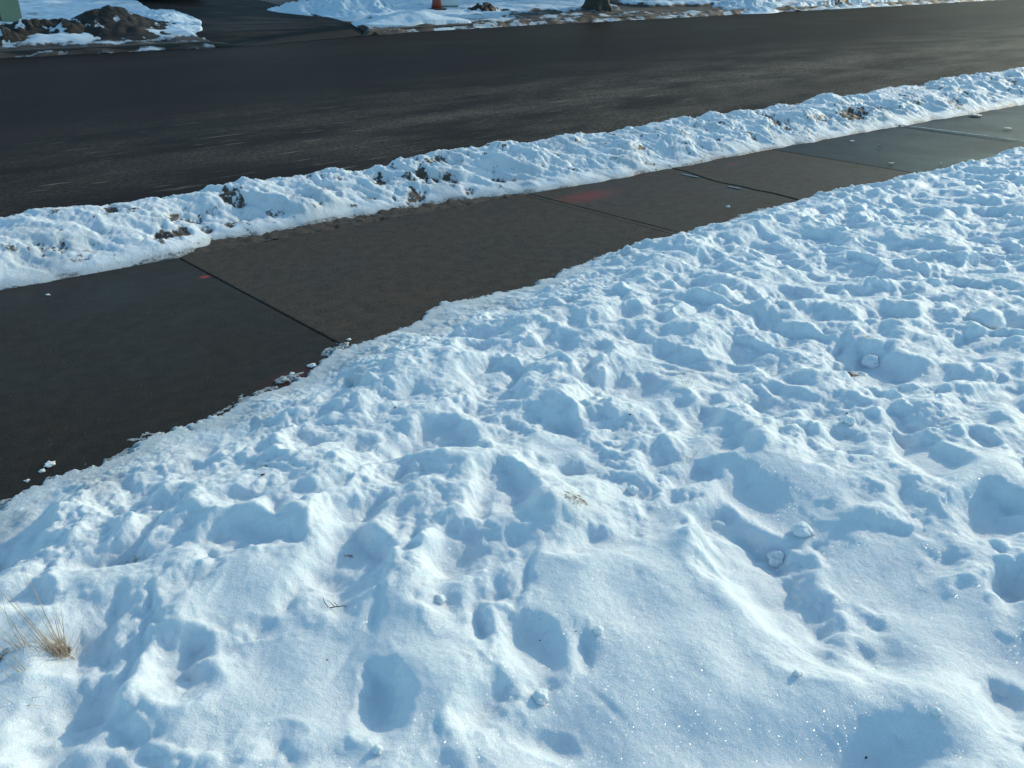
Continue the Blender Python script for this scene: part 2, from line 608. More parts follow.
# hollows that can be told apart in the photograph: centre, half width, half height (pixels), turn, depth
PITS = [(180, 668, 40, 33, 35, .075), (20, 598, 42, 22, 0, .07), (108, 556, 52, 17, 8, .055), (232, 550, 40, 20, 22, .06), (345, 574, 52, 38, 38, .085),
        (262, 625, 28, 10, 10, .028), (385, 708, 27, 50, 10, .055), (452, 560, 24, 40, -25, .06), (445, 612, 24, 18, 0, .045), (479, 622, 9, 30, 12, .055),
        (530, 655, 40, 38, 10, .06), (586, 652, 8, 22, 10, .05), (545, 738, 34, 16, -10, .03), (482, 712, 38, 22, 45, .05), (594, 552, 42, 15, 18, .06),
        (768, 580, 112, 38, -44, .10), (882, 652, 46, 30, -28, .05), (872, 756, 66, 30, 0, .05), (928, 466, 42, 22, -28, .075), (985, 522, 52, 25, 4, .07),
        (984, 452, 20, 7, -25, .035), (1018, 590, 26, 24, 30, .08), (488, 384, 40, 26, 15, .07), (436, 445, 46, 22, 10, .065), (496, 500, 34, 30, -20, .065),
        (570, 428, 32, 12, 5, .05), (690, 476, 32, 12, 20, .05), (548, 352, 36, 13, 10, .05), (630, 385, 40, 13, 5, .05), (872, 372, 48, 24, -10, .08),
        (944, 378, 42, 12, -6, .05), (985, 350, 34, 13, 5, .05), (350, 522, 40, 15, 25, .055), (286, 516, 34, 14, 20, .055), (232, 506, 30, 12, 5, .05),
        (140, 500, 32, 11, 10, .05), (80, 712, 48, 30, 20, .08), (20, 700, 36, 24, 0, .05), (120, 745, 20, 34, -10, .06), (772, 412, 30, 16, 0, .05),
        (845, 445, 24, 12, -10, .045), (740, 350, 26, 13, 0, .05), (700, 420, 20, 16, 40, .045), (945, 560, 22, 10, 20, .02), (270, 742, 30, 16, 20, .025),
        (655, 460, 20, 22, 60, .04), (1000, 400, 30, 12, 0, .06), (400, 480, 22, 12, 0, .045), (880, 578, 70, 52, 0, .045), (745, 500, 50, 26, -20, .05), (640, 600, 60, 30, 20, .02), (350, 700, 60, 60, 30, .04), (60, 640, 60, 40, 0, .03), (1008, 700, 26, 40, 20, .05),
        (612, 300, 30, 9, 0, .04), (700, 290, 30, 9, 0, .045), (790, 300, 30, 10, 0, .045), (880, 300, 34, 10, 0, .05), (960, 290, 34, 9, 0, .05),
        (900, 225, 26, 8, 0, .05), (985, 215, 30, 8, 0, .05), (935, 262, 34, 8, 0, .05), (820, 240, 30, 7, 0, .045), (190, 455, 28, 9, 10, .03), (300, 450, 30, 9, 20, .035)]
for (px, py, rx, ry, ang, dpt) in PITS:
    if px < 340 and py > 480 and px != 180: dpt *= .72
    c = ground_at(px, py, SZ)
    e = (ground_at(px + 1, py, SZ) - ground_at(px - 1, py, SZ)) / 2
    f = (ground_at(px, py - 1, SZ) - ground_at(px, py + 1, SZ)) / 2
    A = np.stack([e, f], 1)
    ca, sa = math.cos(R(ang)), math.sin(R(ang))
    Mx = A @ np.array([[ca * rx, -sa * ry], [sa * rx, ca * ry]])
    U, s_, _ = np.linalg.svd(Mx)
    if rx > 45 and dpt <= .05 and py > 480:        # a broad shallow sag
        sag = dpt * .9 * np.exp(-(((X - c[0]) * U[0, 0] + (Y - c[1]) * U[1, 0]) / s_[0]) ** 2 - ((-(X - c[0]) * U[1, 0] + (Y - c[1]) * U[0, 0]) / s_[1]) ** 2)
        base = base - sag
        continue
    stamp(c[0], c[1], U[0, 0], U[1, 0], s_[0] * 1.12, s_[1] * 1.12, dpt * 1.05, .72 if py < 600 else .5, .003, 1.1 if py < 600 else 1.35)
    stamped.append((c[0], c[1], s_[0]))

# undisturbed patches
smooth = np.zeros_like(X)
for (px, py, r) in [(700, 620, .42), (850, 700, .30), (960, 640, .3), (780, 500, .22), (960, 470, .18), (330, 680, .30), (420, 650, .2), (250, 600, .16), (620, 690, .30), (900, 570, .25),
                    (600, 590, .2), (640, 740, .3), (760, 740, .3), (560, 445, .10)]:
    c = ground_at(px, py, SZ)
    smooth = np.maximum(smooth, 1 - sstep(.55, 1.15, np.hypot(X - c[0], Y - c[1]) / r + .5 * fbm(X, Y, 5, 3, 44)))

# everything else walked over
rr = random.Random(5)
n_ok = 0
for k in range(2600):
    cx = rr.uniform(-.6, 11); cy = rr.uniform(-.5, 3.5)
    if snow_edge(cx) - cy < .10: continue
    i = min(len(xs) - 1, np.searchsorted(xs, cx)); j = min(len(ys) - 1, np.searchsorted(ys, cy))
    if smooth[j, i] > .35: continue
    a = rr.choice((rr.uniform(.05, .10), rr.uniform(.08, .16), rr.uniform(.12, .23))); b = a * rr.uniform(.4, .8)
    if any((cx - s[0]) ** 2 + (cy - s[1]) ** 2 < (.62 * (s[2] + a)) ** 2 for s in stamped): continue
    th = rr.gauss(.5, 1.1)
    stamp(cx, cy, math.cos(th), math.sin(th), a, b, rr.uniform(.3, .6) * (a ** .6) * .32 * (1 if snow_edge(cx) - cy > .4 else .5) * (.55 if math.hypot(cx, cy) < 3.0 else rr.uniform(.6, 1.1)), rr.uniform(.1, .4) if math.hypot(cx, cy) < 3.0 else rr.uniform(.3, .8), rr.uniform(.0, .004), rr.uniform(.7, 1.5), (rr.uniform(-.4, 1), rr.uniform(-.6, 1)))
    stamped.append((cx, cy, a)); n_ok += 1
print('hollows', n_ok)
for k in range(500):                       # beyond the dense part
    cx = rr.uniform(-10, 40); cy = rr.uniform(-10, 2.6)
    if -.7 < cx < 11 and cy > -.6: continue
    stamp(cx, cy, 1, 0, rr.uniform(.2, .4), rr.uniform(.2, .4), rr.uniform(.03, .08))

def soften(A, ax, sig):
    '''gaussian blur of the near, finely meshed part along one axis'''
    k = np.exp(-.5 * (np.arange(-6, 7) * .0055 / sig) ** 2); k /= k.sum()
    out = np.zeros_like(A)
    for i, w_ in enumerate(k):
        out += w_ * np.roll(A, i - 6, ax)
    return out


nk = 1 - sstep(3.0, 4.2, X)
dep = dep * (1 - nk) + nk * soften(soften(dep, 0, .014), 1, .014)
dep *= .80 - .12 * nk
amp_v = .62 + .55 * sstep(-.5, .6, fbm(X, Y, 1.6, 2, 401))
rough = (1 - smooth) * (.35 + .65 * inner) * amp_v
pit_in = sstep(.01, .05, dep)
churn = (.009 * fbm(XW, YW, 7.5, 2, 430)) * rough + 1.02 * (.020 * fbm(XW, YW, 3.4, 3, 2) - .034 * np.abs(fbm(XW, YW, 3.6, 2, 61)) + .016 * np.abs(fbm(XW, YW, 5.2, 2, 65)) + .0052 * fbm(X, Y, 15, 3, 3, .55) + .0024 * fbm(X, Y, 44, 3, 4, .65)) * rough
clodmask = sstep(.05, .7, fbm(X, Y, 3.0, 3, 13)) * np.clip(rough + .25 * pit_in, 0, 1)
clods = (.026 * caps(XW, YW, .07, 1, .22) + .012 * caps(XW, YW, .035, 2, .35) + .006 * caps(X, Y, .018, 3, .45)) * clodmask
gy, gx = np.gradient(dep, ys, xs)
band = np.clip(np.hypot(gx, gy) / .9, 0, 1) * sstep(-.3, .5, fbm(X, Y, 4, 2, 405))
clods = clods * .75 + band * (.009 * caps(XW, YW, .030, 7, .45) + .005 * caps(X, Y, .016, 8, .5) + .002 * fbm(X, Y, 60, 2, 407))
soft = .013 * fbm(X, Y, 3.6, 2, 71) + .002 * fbm(X, Y, 11, 2, 74) + .0008 * fbm(X, Y, 50, 2, 72)
wall = 1 - .3 * sstep(.0, .05, dep)
Z = thick + (base - dep * (.8 + .2 * rough) + rim * (1 - .8 * pit_in)) * inner + (churn + soft) * wall * np.clip(inner + .25, 0, 1) * (d > -.02) + clods * np.clip(inner + .3, 0, 1) * (d > .01)
# scraped grooves (a sled or boots dragged) at lower left
for (x0, y0, x1, y1, wd, am) in [(118, 590, 92, 690, .022, .02), (138, 600, 118, 700, .02, .022), (150, 605, 140, 650, .016, .03), (150, 590, 160, 640, .012, .02), (400, 520, 370, 640, .02, .02),
                                 (535, 555, 512, 620, .010, .014), (420, 515, 395, 600, .018, .02), (360, 640, 330, 680, .01, .008), (590, 690, 625, 720, .01, .008)]:
    p0, p1 = ground_at(x0, y0, SZ), ground_at(x1, y1, SZ)
    v = p1 - p0; L = np.linalg.norm(v); v = v / L
    tt = (X - p0[0]) * v[0] + (Y - p0[1]) * v[1]
    ss = np.abs(-(X - p0[0]) * v[1] + (Y - p0[1]) * v[0] + .02 * W1)
    Z -= .5 * am * np.exp(-(ss / wd) ** 2) * sstep(-.05, .05, tt) * (1 - sstep(L - .06, L + .05, tt))
# low mounds read from the photograph (crests of the ridges)
for (px, py, rx, ry, am) in [(700, 530, .16, .12, .045), (560, 520, .10, .08, .03), (330, 520, .12, .08, .02), (655, 560, .2, .14, .02), (885, 350, .2, .08, .03), (935, 405, .2, .05, .03), (985, 345, .14, .08, .03),
                             (300, 640, .12, .10, .02), (560, 400, .12, .06, .03), (650, 440, .10, .07, .03), (440, 340, .16, .08, .02)]:
    c = ground_at(px, py, SZ)
    Z += am * np.exp(-((X - c[0]) / rx) ** 2 - ((Y - c[1]) / ry) ** 2)
dirt = np.zeros_like(X)
for (px, py, r, am) in [(575, 525, .05, .42), (852, 372, .045, .55), (548, 318, .07, .32), (865, 348, .02, .62), (128, 560, .04, .4), (262, 476, .02, .75), (690, 378, .09, .3), (350, 562, .02, .4), (575, 305, .06, .3),
                        (892, 398, .02, .5), (5, 668, .03, .45), (62, 655, .03, .5)]:
    c = ground_at(px, py, SZ - .03)
    dirt = np.maximum(dirt, (am + .12) * np.exp(-((X - c[0]) ** 2 + (Y - c[1]) ** 2) / (r * 1.2) ** 2 * .8))
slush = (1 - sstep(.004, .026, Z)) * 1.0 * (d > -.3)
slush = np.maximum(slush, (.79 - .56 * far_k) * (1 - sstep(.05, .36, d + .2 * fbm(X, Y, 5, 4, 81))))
NEARX, NEARY, NEARZ = xs, ys, Z
tag(grid_mesh('snow', X, Y, Z, M_SNOW, {'dirt': dirt, 'slush': slush}), kind='structure')


def snow_z(x, y):
    i = min(len(NEARX) - 1, max(0, int(np.searchsorted(NEARX, x)))); j = min(len(NEARY) - 1, max(0, int(np.searchsorted(NEARY, y))))
    return float(NEARZ[j, i]) if y < NEARY[-1] else 0.0


# ------------------------------------------------------------------ the ploughed bank between sidewalk and road
def bank_profile(x, y):
    """smooth height of the bank"""
    t = y - walk_far(x)
    foot = np.interp(x, [-20, .8, 1.9, 2.2, 4.0, 4.6, 6.0, 7.5, 20], [-.02, -.02, .0, .21, .19, -.01, -.03, -.02, -.15])
    cr = np.interp(x, [-20, 0, 1.5, 2.2, 2.9, 3.5, 4.4, 5.2, 6, 7.5, 9, 12, 16], [.25, .22, .21, .19, .24, .19, .26, .23, .23, .24, .26, .27, .25])
    top = np.interp(x, [-20, 0, 3, 6, 16], [.85, .85, .74, .66, .72])
    end = top + .38
    s = t - foot
    up = np.clip(s / (top - foot), 0, 1)
    z = cr * (1 - (1 - up) ** 1.7)
    z = z - (cr + .13) * sstep(top - .05, end, t)
    return np.where(s < 0, np.clip(s, -.1, 0) * .6 - .004, z), s, t, top, end


xs = axis((-14, -1, .1), (-1, 8, .012), (8, 13, .018), (13, 20, .035), (20, 90, .4))
ts = axis((-.3, 1.35, .0125))
X, T = np.meshgrid(xs, ts)
Y = walk_far(X) + T
wy = .035 * fbm(X, Y, 2.3, 3, 91)
P, s, t, top, end = bank_profile(X, Y + wy)
up = sstep(0, .25, s) * (1 - sstep(end - .15, end, t))
XS = X + .06 * fbm(X, Y, 4, 3, 311) + .9 * T; YS = Y * 1.0 + .06 * fbm(X, Y, 4, 3, 317)
str_ = sstep(1.8, 3.2, X)
bil = fbm(X, Y, 2.0, 2, 31) * .036 + (fbm(XS, YS * .55, 5, 3, 32) * .020 - np.abs(fbm(XS, YS * .5, 4.2, 2, 36)) * .045) * (.55 + .45 * str_) + fbm(XS, YS * .6, 13, 4, 33, .6) * (.008 + .008 * str_) + fbm(X, Y, 38, 3, 34, .65) * .0055 - np.abs(fbm(X, Y, 20, 2, 39)) * .006
lmask = sstep(0, .6, fbm(X, Y, 2.4, 3, 38)) * (.35 + .65 * str_)
lum = (caps(XS, YS, .10, 4, .35) * .035 + caps(XS, YS, .05, 5, .4) * .022 + caps(X, Y, .028, 6, .5) * .010) * lmask
Z = P + bil * (up * .9 + .05 * (s > 0)) + lum * (.2 + .8 * up) * (s > .01)
dirt = np.zeros_like(X)
bz = lambda x, y: float(bank_profile(x, y)[0])
for (px, py, rx, ry, am, dp) in [(52, 246, .07, .045, .95, .05), (80, 258, .05, .03, .5, .02), (112, 207, .05, .07, .9, .05), (158, 192, .09, .05, .85, .02), (184, 212, .10, .05, .8, .05), (170, 230, .10, .06, 1.0, .05),
                                 (230, 194, .07, .07, .85, .03), (205, 226, .04, .04, .8, .03), (240, 215, .09, .04, .6, .03), (228, 221, .03, .03, .9, .02),
                                 (332, 170, .05, .05, .8, .05), (358, 168, .12, .05, .9, .04), (381, 175, .05, .08, .95, .06), (422, 171, .06, .09, 1.0, .06), (434, 157, .09, .05, .8, .03), (412, 196, .10, .04, .9, .03),
                                 (445, 176, .07, .05, .7, .03), (371, 195, .04, .03, .7, .02), (413, 187, .03, .03, .8, .02), (470, 190, .06, .03, .7, .02), (497, 170, .05, .05, .7, .03), (641, 146, .05, .03, .8, .02), (555, 153, .03, .03, .8, .02), (609, 168, .04, .03, .6, .02), (648, 164, .07, .03, .7, .01),
                                 (773, 117, .09, .13, .95, .05), (852, 112, .26, .09, .95, .04), (820, 117, .2, .06, .6, .02), (875, 105, .16, .08, .8, .03), (906, 93, .10, .08, .6, .02), (915, 100, .14, .06, .6, .01), (955, 102, .10, .08, .7, .02), (962, 91, .08, .08, .6, .02), (1013, 80, .08, .1, .7, .03),
                                 (280, 212, .06, .03, .5, .02)]:
    c = surface_at(px, py, bz)
    q = np.sqrt(((X - c.x) / rx) ** 2 + ((Y - c.y) / ry) ** 2) / 1.25 + .75 * fbm(X, Y, 11, 4, 41, .6)
    k = 1 - sstep(.35, 1.35, q)
    dirt = np.maximum(dirt, am * k)
    Z -= .45 * dp * (1 - sstep(.4, 1.5, q))
dirt = dirt * (.86 + .5 * fbm(X, Y, 30, 3, 420, .7))
dirt = np.maximum(dirt, .58 * sstep(.50, .85, fbm(X, Y, 9, 4, 421, .7)))
dirt = np.maximum(dirt, .5 * (1 - sstep(.0, .012, Z)) * (s > -.05) * (s < .4))
dirt = np.maximum(dirt, .35 * sstep(.1, .5, fbm(X, Y, 6, 4, 55)) * (1 - sstep(.02, .35, s)))
slush = np.clip(.75 * (1 - sstep(.006, .04, Z)) + .3 * sstep(.0, .5, fbm(X, Y, 3, 4, 57)), 0, 1)
bk = grid_mesh('snow_bank', X, Y, Z, M_BANK, {'dirt': dirt, 'slush': slush})
tag(bk, 'long ragged bank of ploughed snow with dirt showing through, between the sidewalk and the road', 'snow bank')
BX, BT, BZ = xs, ts, Z

# ------------------------------------------------------------------ far side of the road
def poly_mask(X, Y, pts, soft=.15, wob=.3, seed=0):
    """soft inside-mask of a polygon given in world xy"""
    Xw = X + wob * fbm(X, Y, 1.1, 4, 61 + seed); Yw = Y + wob * fbm(X, Y, 1.1, 4, 67 + seed)
    inside = np.zeros(X.shape, bool); dist = np.full(X.shape, 1e9)
    n = len(pts)
    for i in range(n):
        x0, y0 = pts[i]; x1, y1 = pts[(i + 1) % n]
        c = ((y0 > Yw) != (y1 > Yw)) & (Xw < (x1 - x0) * (Yw - y0) / ((y1 - y0) if y1 != y0 else 1e-9) + x0)
        inside ^= c
        L2 = (x1 - x0) ** 2 + (y1 - y0) ** 2
        t = np.clip(((Xw - x0) * (x1 - x0) + (Yw - y0) * (y1 - y0)) / L2, 0, 1)
        dist = np.minimum(dist, np.hypot(Xw - x0 - t * (x1 - x0), Yw - y0 - t * (y1 - y0)))
    sd_ = np.where(inside, dist, -dist)
    return sstep(-soft, soft, sd_)


yz = lambda x, y: float(yard_z(x, y))


def far_pt(px, py):
    p = surface_at(px, py, yz)
    return (p.x, p.y)


xs = axis((-60, 0, 2), (0, 4, .2), (4, 30, .07), (30, 60, .14), (60, 250, 4))
ts = axis((-.42, 8, .06), (8, 20, .4), (20, 120, 5))
X, T = np.meshgrid(xs, ts)
Y = curb_far(X) + T
Z = yard_z(X, curb_far(X) + np.maximum(T, 0) + 1e-4)
Z = np.where(T < 0, .0 - .13 * sstep(-.03, -.42, T), Z)
DW = poly_mask(X, Y, [far_pt(205, 43), far_pt(360, 36), far_pt(385, 22), far_pt(345, 15), far_pt(305, -3), (16.2, 60), (9.6, 60), far_pt(128, -3), far_pt(150, 10), far_pt(190, 35)], .12, .12)
DW2 = poly_mask(X, Y, [far_pt(655, 18), far_pt(735, 13.5), far_pt(740, 7), far_pt(700, 5), far_pt(660, 6.5), far_pt(600, 3), far_pt(625, 12)], .15, .15, 2)
a0d, a1d = far_pt(205, 43)[0] + .15, far_pt(372, 28)[0] - .15
snowy = .10 + .03 * fbm(X, Y, 1.3, 4, 5) + .02 * fbm(X, Y, 5, 3, 6)
gut = 1 - sstep(.25, .9, T + .4 * fbm(X, Y, .8, 3, 12))
Z = np.where((X > a0d) & (X < a1d) & (T < 1.4), Z - .25, Z)
Z = Z + snowy * (1 - DW) * (1 - .8 * DW2) * (1 - gut) + gut * (.055 * fbm(X * .7, Y, 2.2, 4, 8) + .015 * (X > 16))
dirt = np.zeros_like(X)
strip = poly_mask(X, Y, [far_pt(505, 22), far_pt(660, 17), far_pt(650, 10), far_pt(630, 7), far_pt(560, 12), far_pt(500, 13)], .2, .3, 3)
dirt = np.maximum(dirt, strip * (.75 + .6 * fbm(X * .6, Y * 1.4, 1.8, 4, 73)))
dirt = np.maximum(dirt, .75 * poly_mask(X, Y, [far_pt(375, 1), far_pt(440, 1), far_pt(440, -2), far_pt(375, -2)], .1, .1, 4))  # two darker strips across the upper yard, drawn through the same mask
dirt = np.maximum(dirt, .95 * poly_mask(X, Y, [far_pt(460, 3), far_pt(560, 2), far_pt(560, -3), far_pt(460, -3)], .1, .1, 4))
dirt = np.maximum(dirt, .8 * sstep(.05, .5, fbm(X * .5, Y * 1.6, 1.0, 5, 75)) * (X > 24) * (T < 6))
dirt = np.maximum(dirt, DW)
dirt = np.maximum(dirt, DW2)
dirt = np.maximum(dirt, gut * (.52 + .45 * fbm(X * .45, Y, 2.6, 5, 77) + .2 * (X < 16)))
dirt = np.maximum(dirt, .45 * sstep(.2, .6, fbm(X * .6, Y, 1.7, 4, 79)))
dirt = np.clip(dirt, 0, 1)
Z = Z - .05 * sstep(.4, .7, dirt) * (1 - gut)
slush = np.clip(.5 * gut + .5 * DW2, 0, 1)
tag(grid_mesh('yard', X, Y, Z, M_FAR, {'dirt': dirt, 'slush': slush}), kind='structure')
YX, YT, YZ = xs, ts, Z


def yard_h(x, y):
    t = y - float(curb_far(x))
    i = min(len(YX) - 1, int(np.searchsorted(YX, x))); j = min(len(YT) - 1, max(0, int(np.searchsorted(YT, t))))
    return float(YZ[j, i])


# driveway sheet just above the bare ground
M_DRIVE = simple('driveway_asphalt', (.018, .017, .017), .8, .6, 1.2, .4, .01, spec=.15)
a0, a1 = far_pt(205, 43), far_pt(372, 28)
xs = np.linspace(a0[0] + .1, a1[0] - .1, 60); ts = np.concatenate([np.linspace(-.3, 12, 110), [40.]])
X, T = np.meshgrid(xs, ts)
Y = curb_far(X) + T
Z = ROAD_Z + .012 + (yard_z(X, Y * 0 + curb_far(X) + np.maximum(T, 0) + 1e-4) + .004 - ROAD_Z) * sstep(-.25, 1.1, T) + .008 * fbm(X, Y, 1.5, 3)
tag(grid_mesh('driveway', X, Y, Z, M_DRIVE), kind='structure')


# far kerb
M_KERB = simple('kerb_concrete', (.045, .042, .04), .7, .3, 3, .3, .01)
bm = bmesh.new()
kx = list(np.arange(-4, 70, .5)) + [100, 140, 200]
prof = [(-.14, ROAD_Z - .1), (-.14, .0), (-.12, .018), (.02, .022), (.02, ROAD_Z - .1)]
prev = None
for x in kx:
    low = .3 * float(sstep(.25, .8, min(x - a0[0], a1[0] - x)))
    y = float(curb_far(x))
    ring = [bm.verts.new((x, y + a, b if b < -.05 else b - low)) for a, b in prof]
    if prev:
        for k in range(4):
            bm.faces.new((prev[k], ring[k], ring[k + 1], prev[k + 1]))
    prev = ring
tag(from_bm('kerb', bm, M_KERB), 'low concrete kerb along the far edge of the road', 'kerb')


# ------------------------------------------------------------------ heaps of snow and earth on the far side
def heap(name, px, py, rx, ry, h, rot, material, label, cat, amp=.2, seed=0, dirt_f=None, group=None, peak=1.0, lumps=.5, base_xy=None):
    """a mound with its own ground position, size and thickness"""
    c = base_xy or far_pt(px, py)
    u = np.linspace(0, 1, 90); th = np.linspace(0, 2 * np.pi, 150)
    TH, U_ = np.meshgrid(th, u)
    rad = 1 + .16 * np.cos(TH * 2 + seed) + .10 * np.sin(TH * 3 + seed * 2) + .05 * np.sin(TH * 5 + seed)
    lx = np.cos(TH) * U_ * rad * rx; ly = np.sin(TH) * U_ * rad * ry
    cr, sr = math.cos(R(rot)), math.sin(R(rot))
    gx = lx * cr - ly * sr; gy = lx * sr + ly * cr
    wx, wy_ = gx + c[0], gy + c[1]
    hh = h * (1 - sstep(0, 1, U_ ** peak))
    hh = hh + h * amp * (fbm(wx, wy_, 1.6, 3, seed + 5) + .6 * lumps * fbm(wx, wy_, 5.5, 5, seed + 7, .6)) * sstep(1, .75, U_)
    z0 = yard_h(*c)
    gz = np.array([[yard_h(a, b) for a, b in zip(ra, rb)] for ra, rb in zip(wx[::6, ::6], wy_[::6, ::6])])
    # drape on the yard
    gzf = yard_z(wx, np.maximum(wy_, curb_far(wx) + .001)) + .02
    gzf = np.where(wy_ < curb_far(wx), ROAD_Z, gzf)
    Zm = gzf + hh - .10 * sstep(.9, 1, U_) + .02
    at = {'dirt': dirt_f(wx, wy_, U_, hh / h, seed) if dirt_f is not None else np.zeros_like(wx), 'slush': np.full_like(wx, .05)}
    o = grid_mesh(name, wx - c[0], wy_ - c[1], Zm - z0, material, at)
    o.location = (c[0], c[1], z0)
    return tag(o, label, cat, group)


M_EARTH = snow_material('heaped_earth', soil=(.011, .009, .0075), glint=0, grain=1.6, tint=(.56, .68, .80), dirt_scale=.25)  # snow patches here carry the same shade tint in their colour
all_dirt = lambda x, y, u, h, s: np.clip(.95 - .75 * sstep(.25, .5, fbm(x, y, 2.4, 4, s + 3)), 0, 1)
left_snow = lambda x, y, u, h, s: np.clip(1.0 - 1.1 * sstep(.0, .35, fbm(x, y, 1.8, 4, s + 3) + .30 - .75 * (x - y * .45 + 1.9)), 0, 1)


def mound_dirt(x, y, u, h, s):
    # snow lies on the left shoulder of the mound
    c = far_pt(100, 36)
    k = sstep(-.1, .5, -(x - c[0] + .35) + .5 * fbm(x, y, 1.6, 4, s)) * sstep(.25, .5, h)
    return np.clip(1 - .9 * k - .5 * sstep(.35, .6, fbm(x, y, 3, 4, s + 9)), 0, 1)


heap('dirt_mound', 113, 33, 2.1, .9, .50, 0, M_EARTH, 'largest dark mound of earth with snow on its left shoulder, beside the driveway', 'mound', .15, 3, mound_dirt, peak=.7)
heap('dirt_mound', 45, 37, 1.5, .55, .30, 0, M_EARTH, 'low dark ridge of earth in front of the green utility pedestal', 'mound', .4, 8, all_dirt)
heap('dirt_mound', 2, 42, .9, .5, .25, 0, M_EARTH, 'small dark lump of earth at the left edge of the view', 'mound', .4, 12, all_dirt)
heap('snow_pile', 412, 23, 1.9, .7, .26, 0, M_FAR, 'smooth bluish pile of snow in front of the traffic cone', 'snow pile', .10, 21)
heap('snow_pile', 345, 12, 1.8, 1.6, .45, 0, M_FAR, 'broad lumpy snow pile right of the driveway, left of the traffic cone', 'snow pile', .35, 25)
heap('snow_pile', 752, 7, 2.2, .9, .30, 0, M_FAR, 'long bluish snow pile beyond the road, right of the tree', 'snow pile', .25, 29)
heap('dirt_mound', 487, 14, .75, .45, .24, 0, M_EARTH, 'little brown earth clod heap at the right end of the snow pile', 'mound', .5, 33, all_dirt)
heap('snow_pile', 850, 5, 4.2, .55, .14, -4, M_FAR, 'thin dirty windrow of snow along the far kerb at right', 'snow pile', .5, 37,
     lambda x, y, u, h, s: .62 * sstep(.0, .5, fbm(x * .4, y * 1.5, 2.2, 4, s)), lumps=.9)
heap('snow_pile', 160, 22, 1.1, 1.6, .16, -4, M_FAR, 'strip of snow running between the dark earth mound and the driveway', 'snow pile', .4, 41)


# ------------------------------------------------------------------ objects on the far side
def empty(name, loc, label, cat, group=None, rz=0):
    o = bpy.data.objects.new(name, None)
    COL.objects.link(o)
    o.location = loc
    o.rotation_euler = (0, 0, rz)
    return tag(o, label, cat, group)


def box(bm, x0, x1, y0, y1, z0, z1, bev=0.0, taper=1.0):
    cx, cy = (x0 + x1) / 2, (y0 + y1) / 2
    vs = []
    for z, k in ((z0, 1.0), (z1, taper)):
        for x, y in ((x0, y0), (x1, y0), (x1, y1), (x0, y1)):
            vs.append(bm.verts.new((cx + (x - cx) * k, cy + (y - cy) * k, z)))
    fs = [bm.faces.new([vs[i] for i in q]) for q in ((0, 3, 2, 1), (4, 5, 6, 7), (0, 1, 5, 4), (1, 2, 6, 5), (2, 3, 7, 6), (3, 0, 4, 7))]
    if bev:
        es = {e for f in fs for e in f.edges}
        bmesh.ops.bevel(bm, geom=list(es), offset=bev, segments=2, affect='EDGES', profile=.7)


def tube(bm, pts, radii, seg=8, cap=True):
    rings = []
    for i, p in enumerate(pts):
        p = Vector(p)
        d = (Vector(pts[min(i + 1, len(pts) - 1)]) - Vector(pts[max(i - 1, 0)])).normalized()
        up = Vector((0, 0, 1)) if abs(d.z) < .9 else Vector((1, 0, 0))
        a = d.cross(up).normalized(); b = d.cross(a)
        rings.append([bm.verts.new(p + (a * math.cos(2 * math.pi * k / seg) + b * math.sin(2 * math.pi * k / seg)) * radii[i]) for k in range(seg)])
    for r0, r1 in zip(rings, rings[1:]):
        for k in range(seg):
            bm.faces.new((r0[k], r0[(k + 1) % seg], r1[(k + 1) % seg], r1[k]))
    if cap:
        bm.faces.new(rings[-1]); bm.faces.new(list(reversed(rings[0])))


def place(px, py):
    x, y = far_pt(px, py)
    return Vector((x, y, yard_h(x, y)))


# green utility pedestal
M_GREEN = simple('green_paint', (.20, .25, .17), .45, .15, 5, .05, .002)
M_GREEN_SHADED = simple('green_paint_shaded', (.06, .08, .06), .5, .2, 5, .05, .002)  # darker copy of the green: shade painted on the side facing away from the sun
p = place(13, 25.5)
root = empty('utility_pedestal', p, 'pale green utility pedestal standing in the snow at the far left', 'utility box', rz=R(-12))
bm = bmesh.new(); box(bm, -.20, .20, -.17, .17, -.1, .80, .012)
from_bm('cabinet', bm, M_GREEN, root)
bm = bmesh.new(); box(bm, -.215, .215, -.185, .185, .80, .86, .015, .94)
from_bm('lid', bm, M_GREEN, root)
bm = bmesh.new(); box(bm, -.24, -.203, -.15, .15, -.08, .78, .006)  # thin added slab that carries the painted shade of this side
from_bm('shaded_side', bm, M_GREEN_SHADED, root)

# traffic cone
M_CONE = simple('orange_plastic', (.28, .055, .035), .5, .25, 6, .05, .002)
M_BAND = simple('white_band', (.55, .55, .55), .4, .1, 6, 0)
M_RUB = simple('black_rubber', (.02, .02, .02), .7, .2, 6, .05, .002)
p = place(437, 12.5)
root = empty('traffic_cone', p, 'dull orange traffic cone standing in the snow by the road', 'traffic cone')
bm = bmesh.new()
box(bm, -.20, .20, -.20, .20, -.02, .035, .01)
from_bm('base', bm, M_RUB, root)


def cone_part(name, z0, z1, m, r0, r1, off=0):
    bm = bmesh.new()
    tube(bm, [(0, 0, z0), (0, 0, z1)], [r0 + off, r1 + off], 28)
    return from_bm(name, bm, m, root, True)


rad = lambda z: .165 - (.165 - .03) * z / .72
cone_part('body', .03, .72, M_CONE, rad(.03), rad(.72))
cone_part('reflective_band', .50, .62, M_BAND, rad(.50), rad(.62), .003)
cone_part('reflective_band', .36, .42, M_BAND, rad(.36), rad(.42), .003)

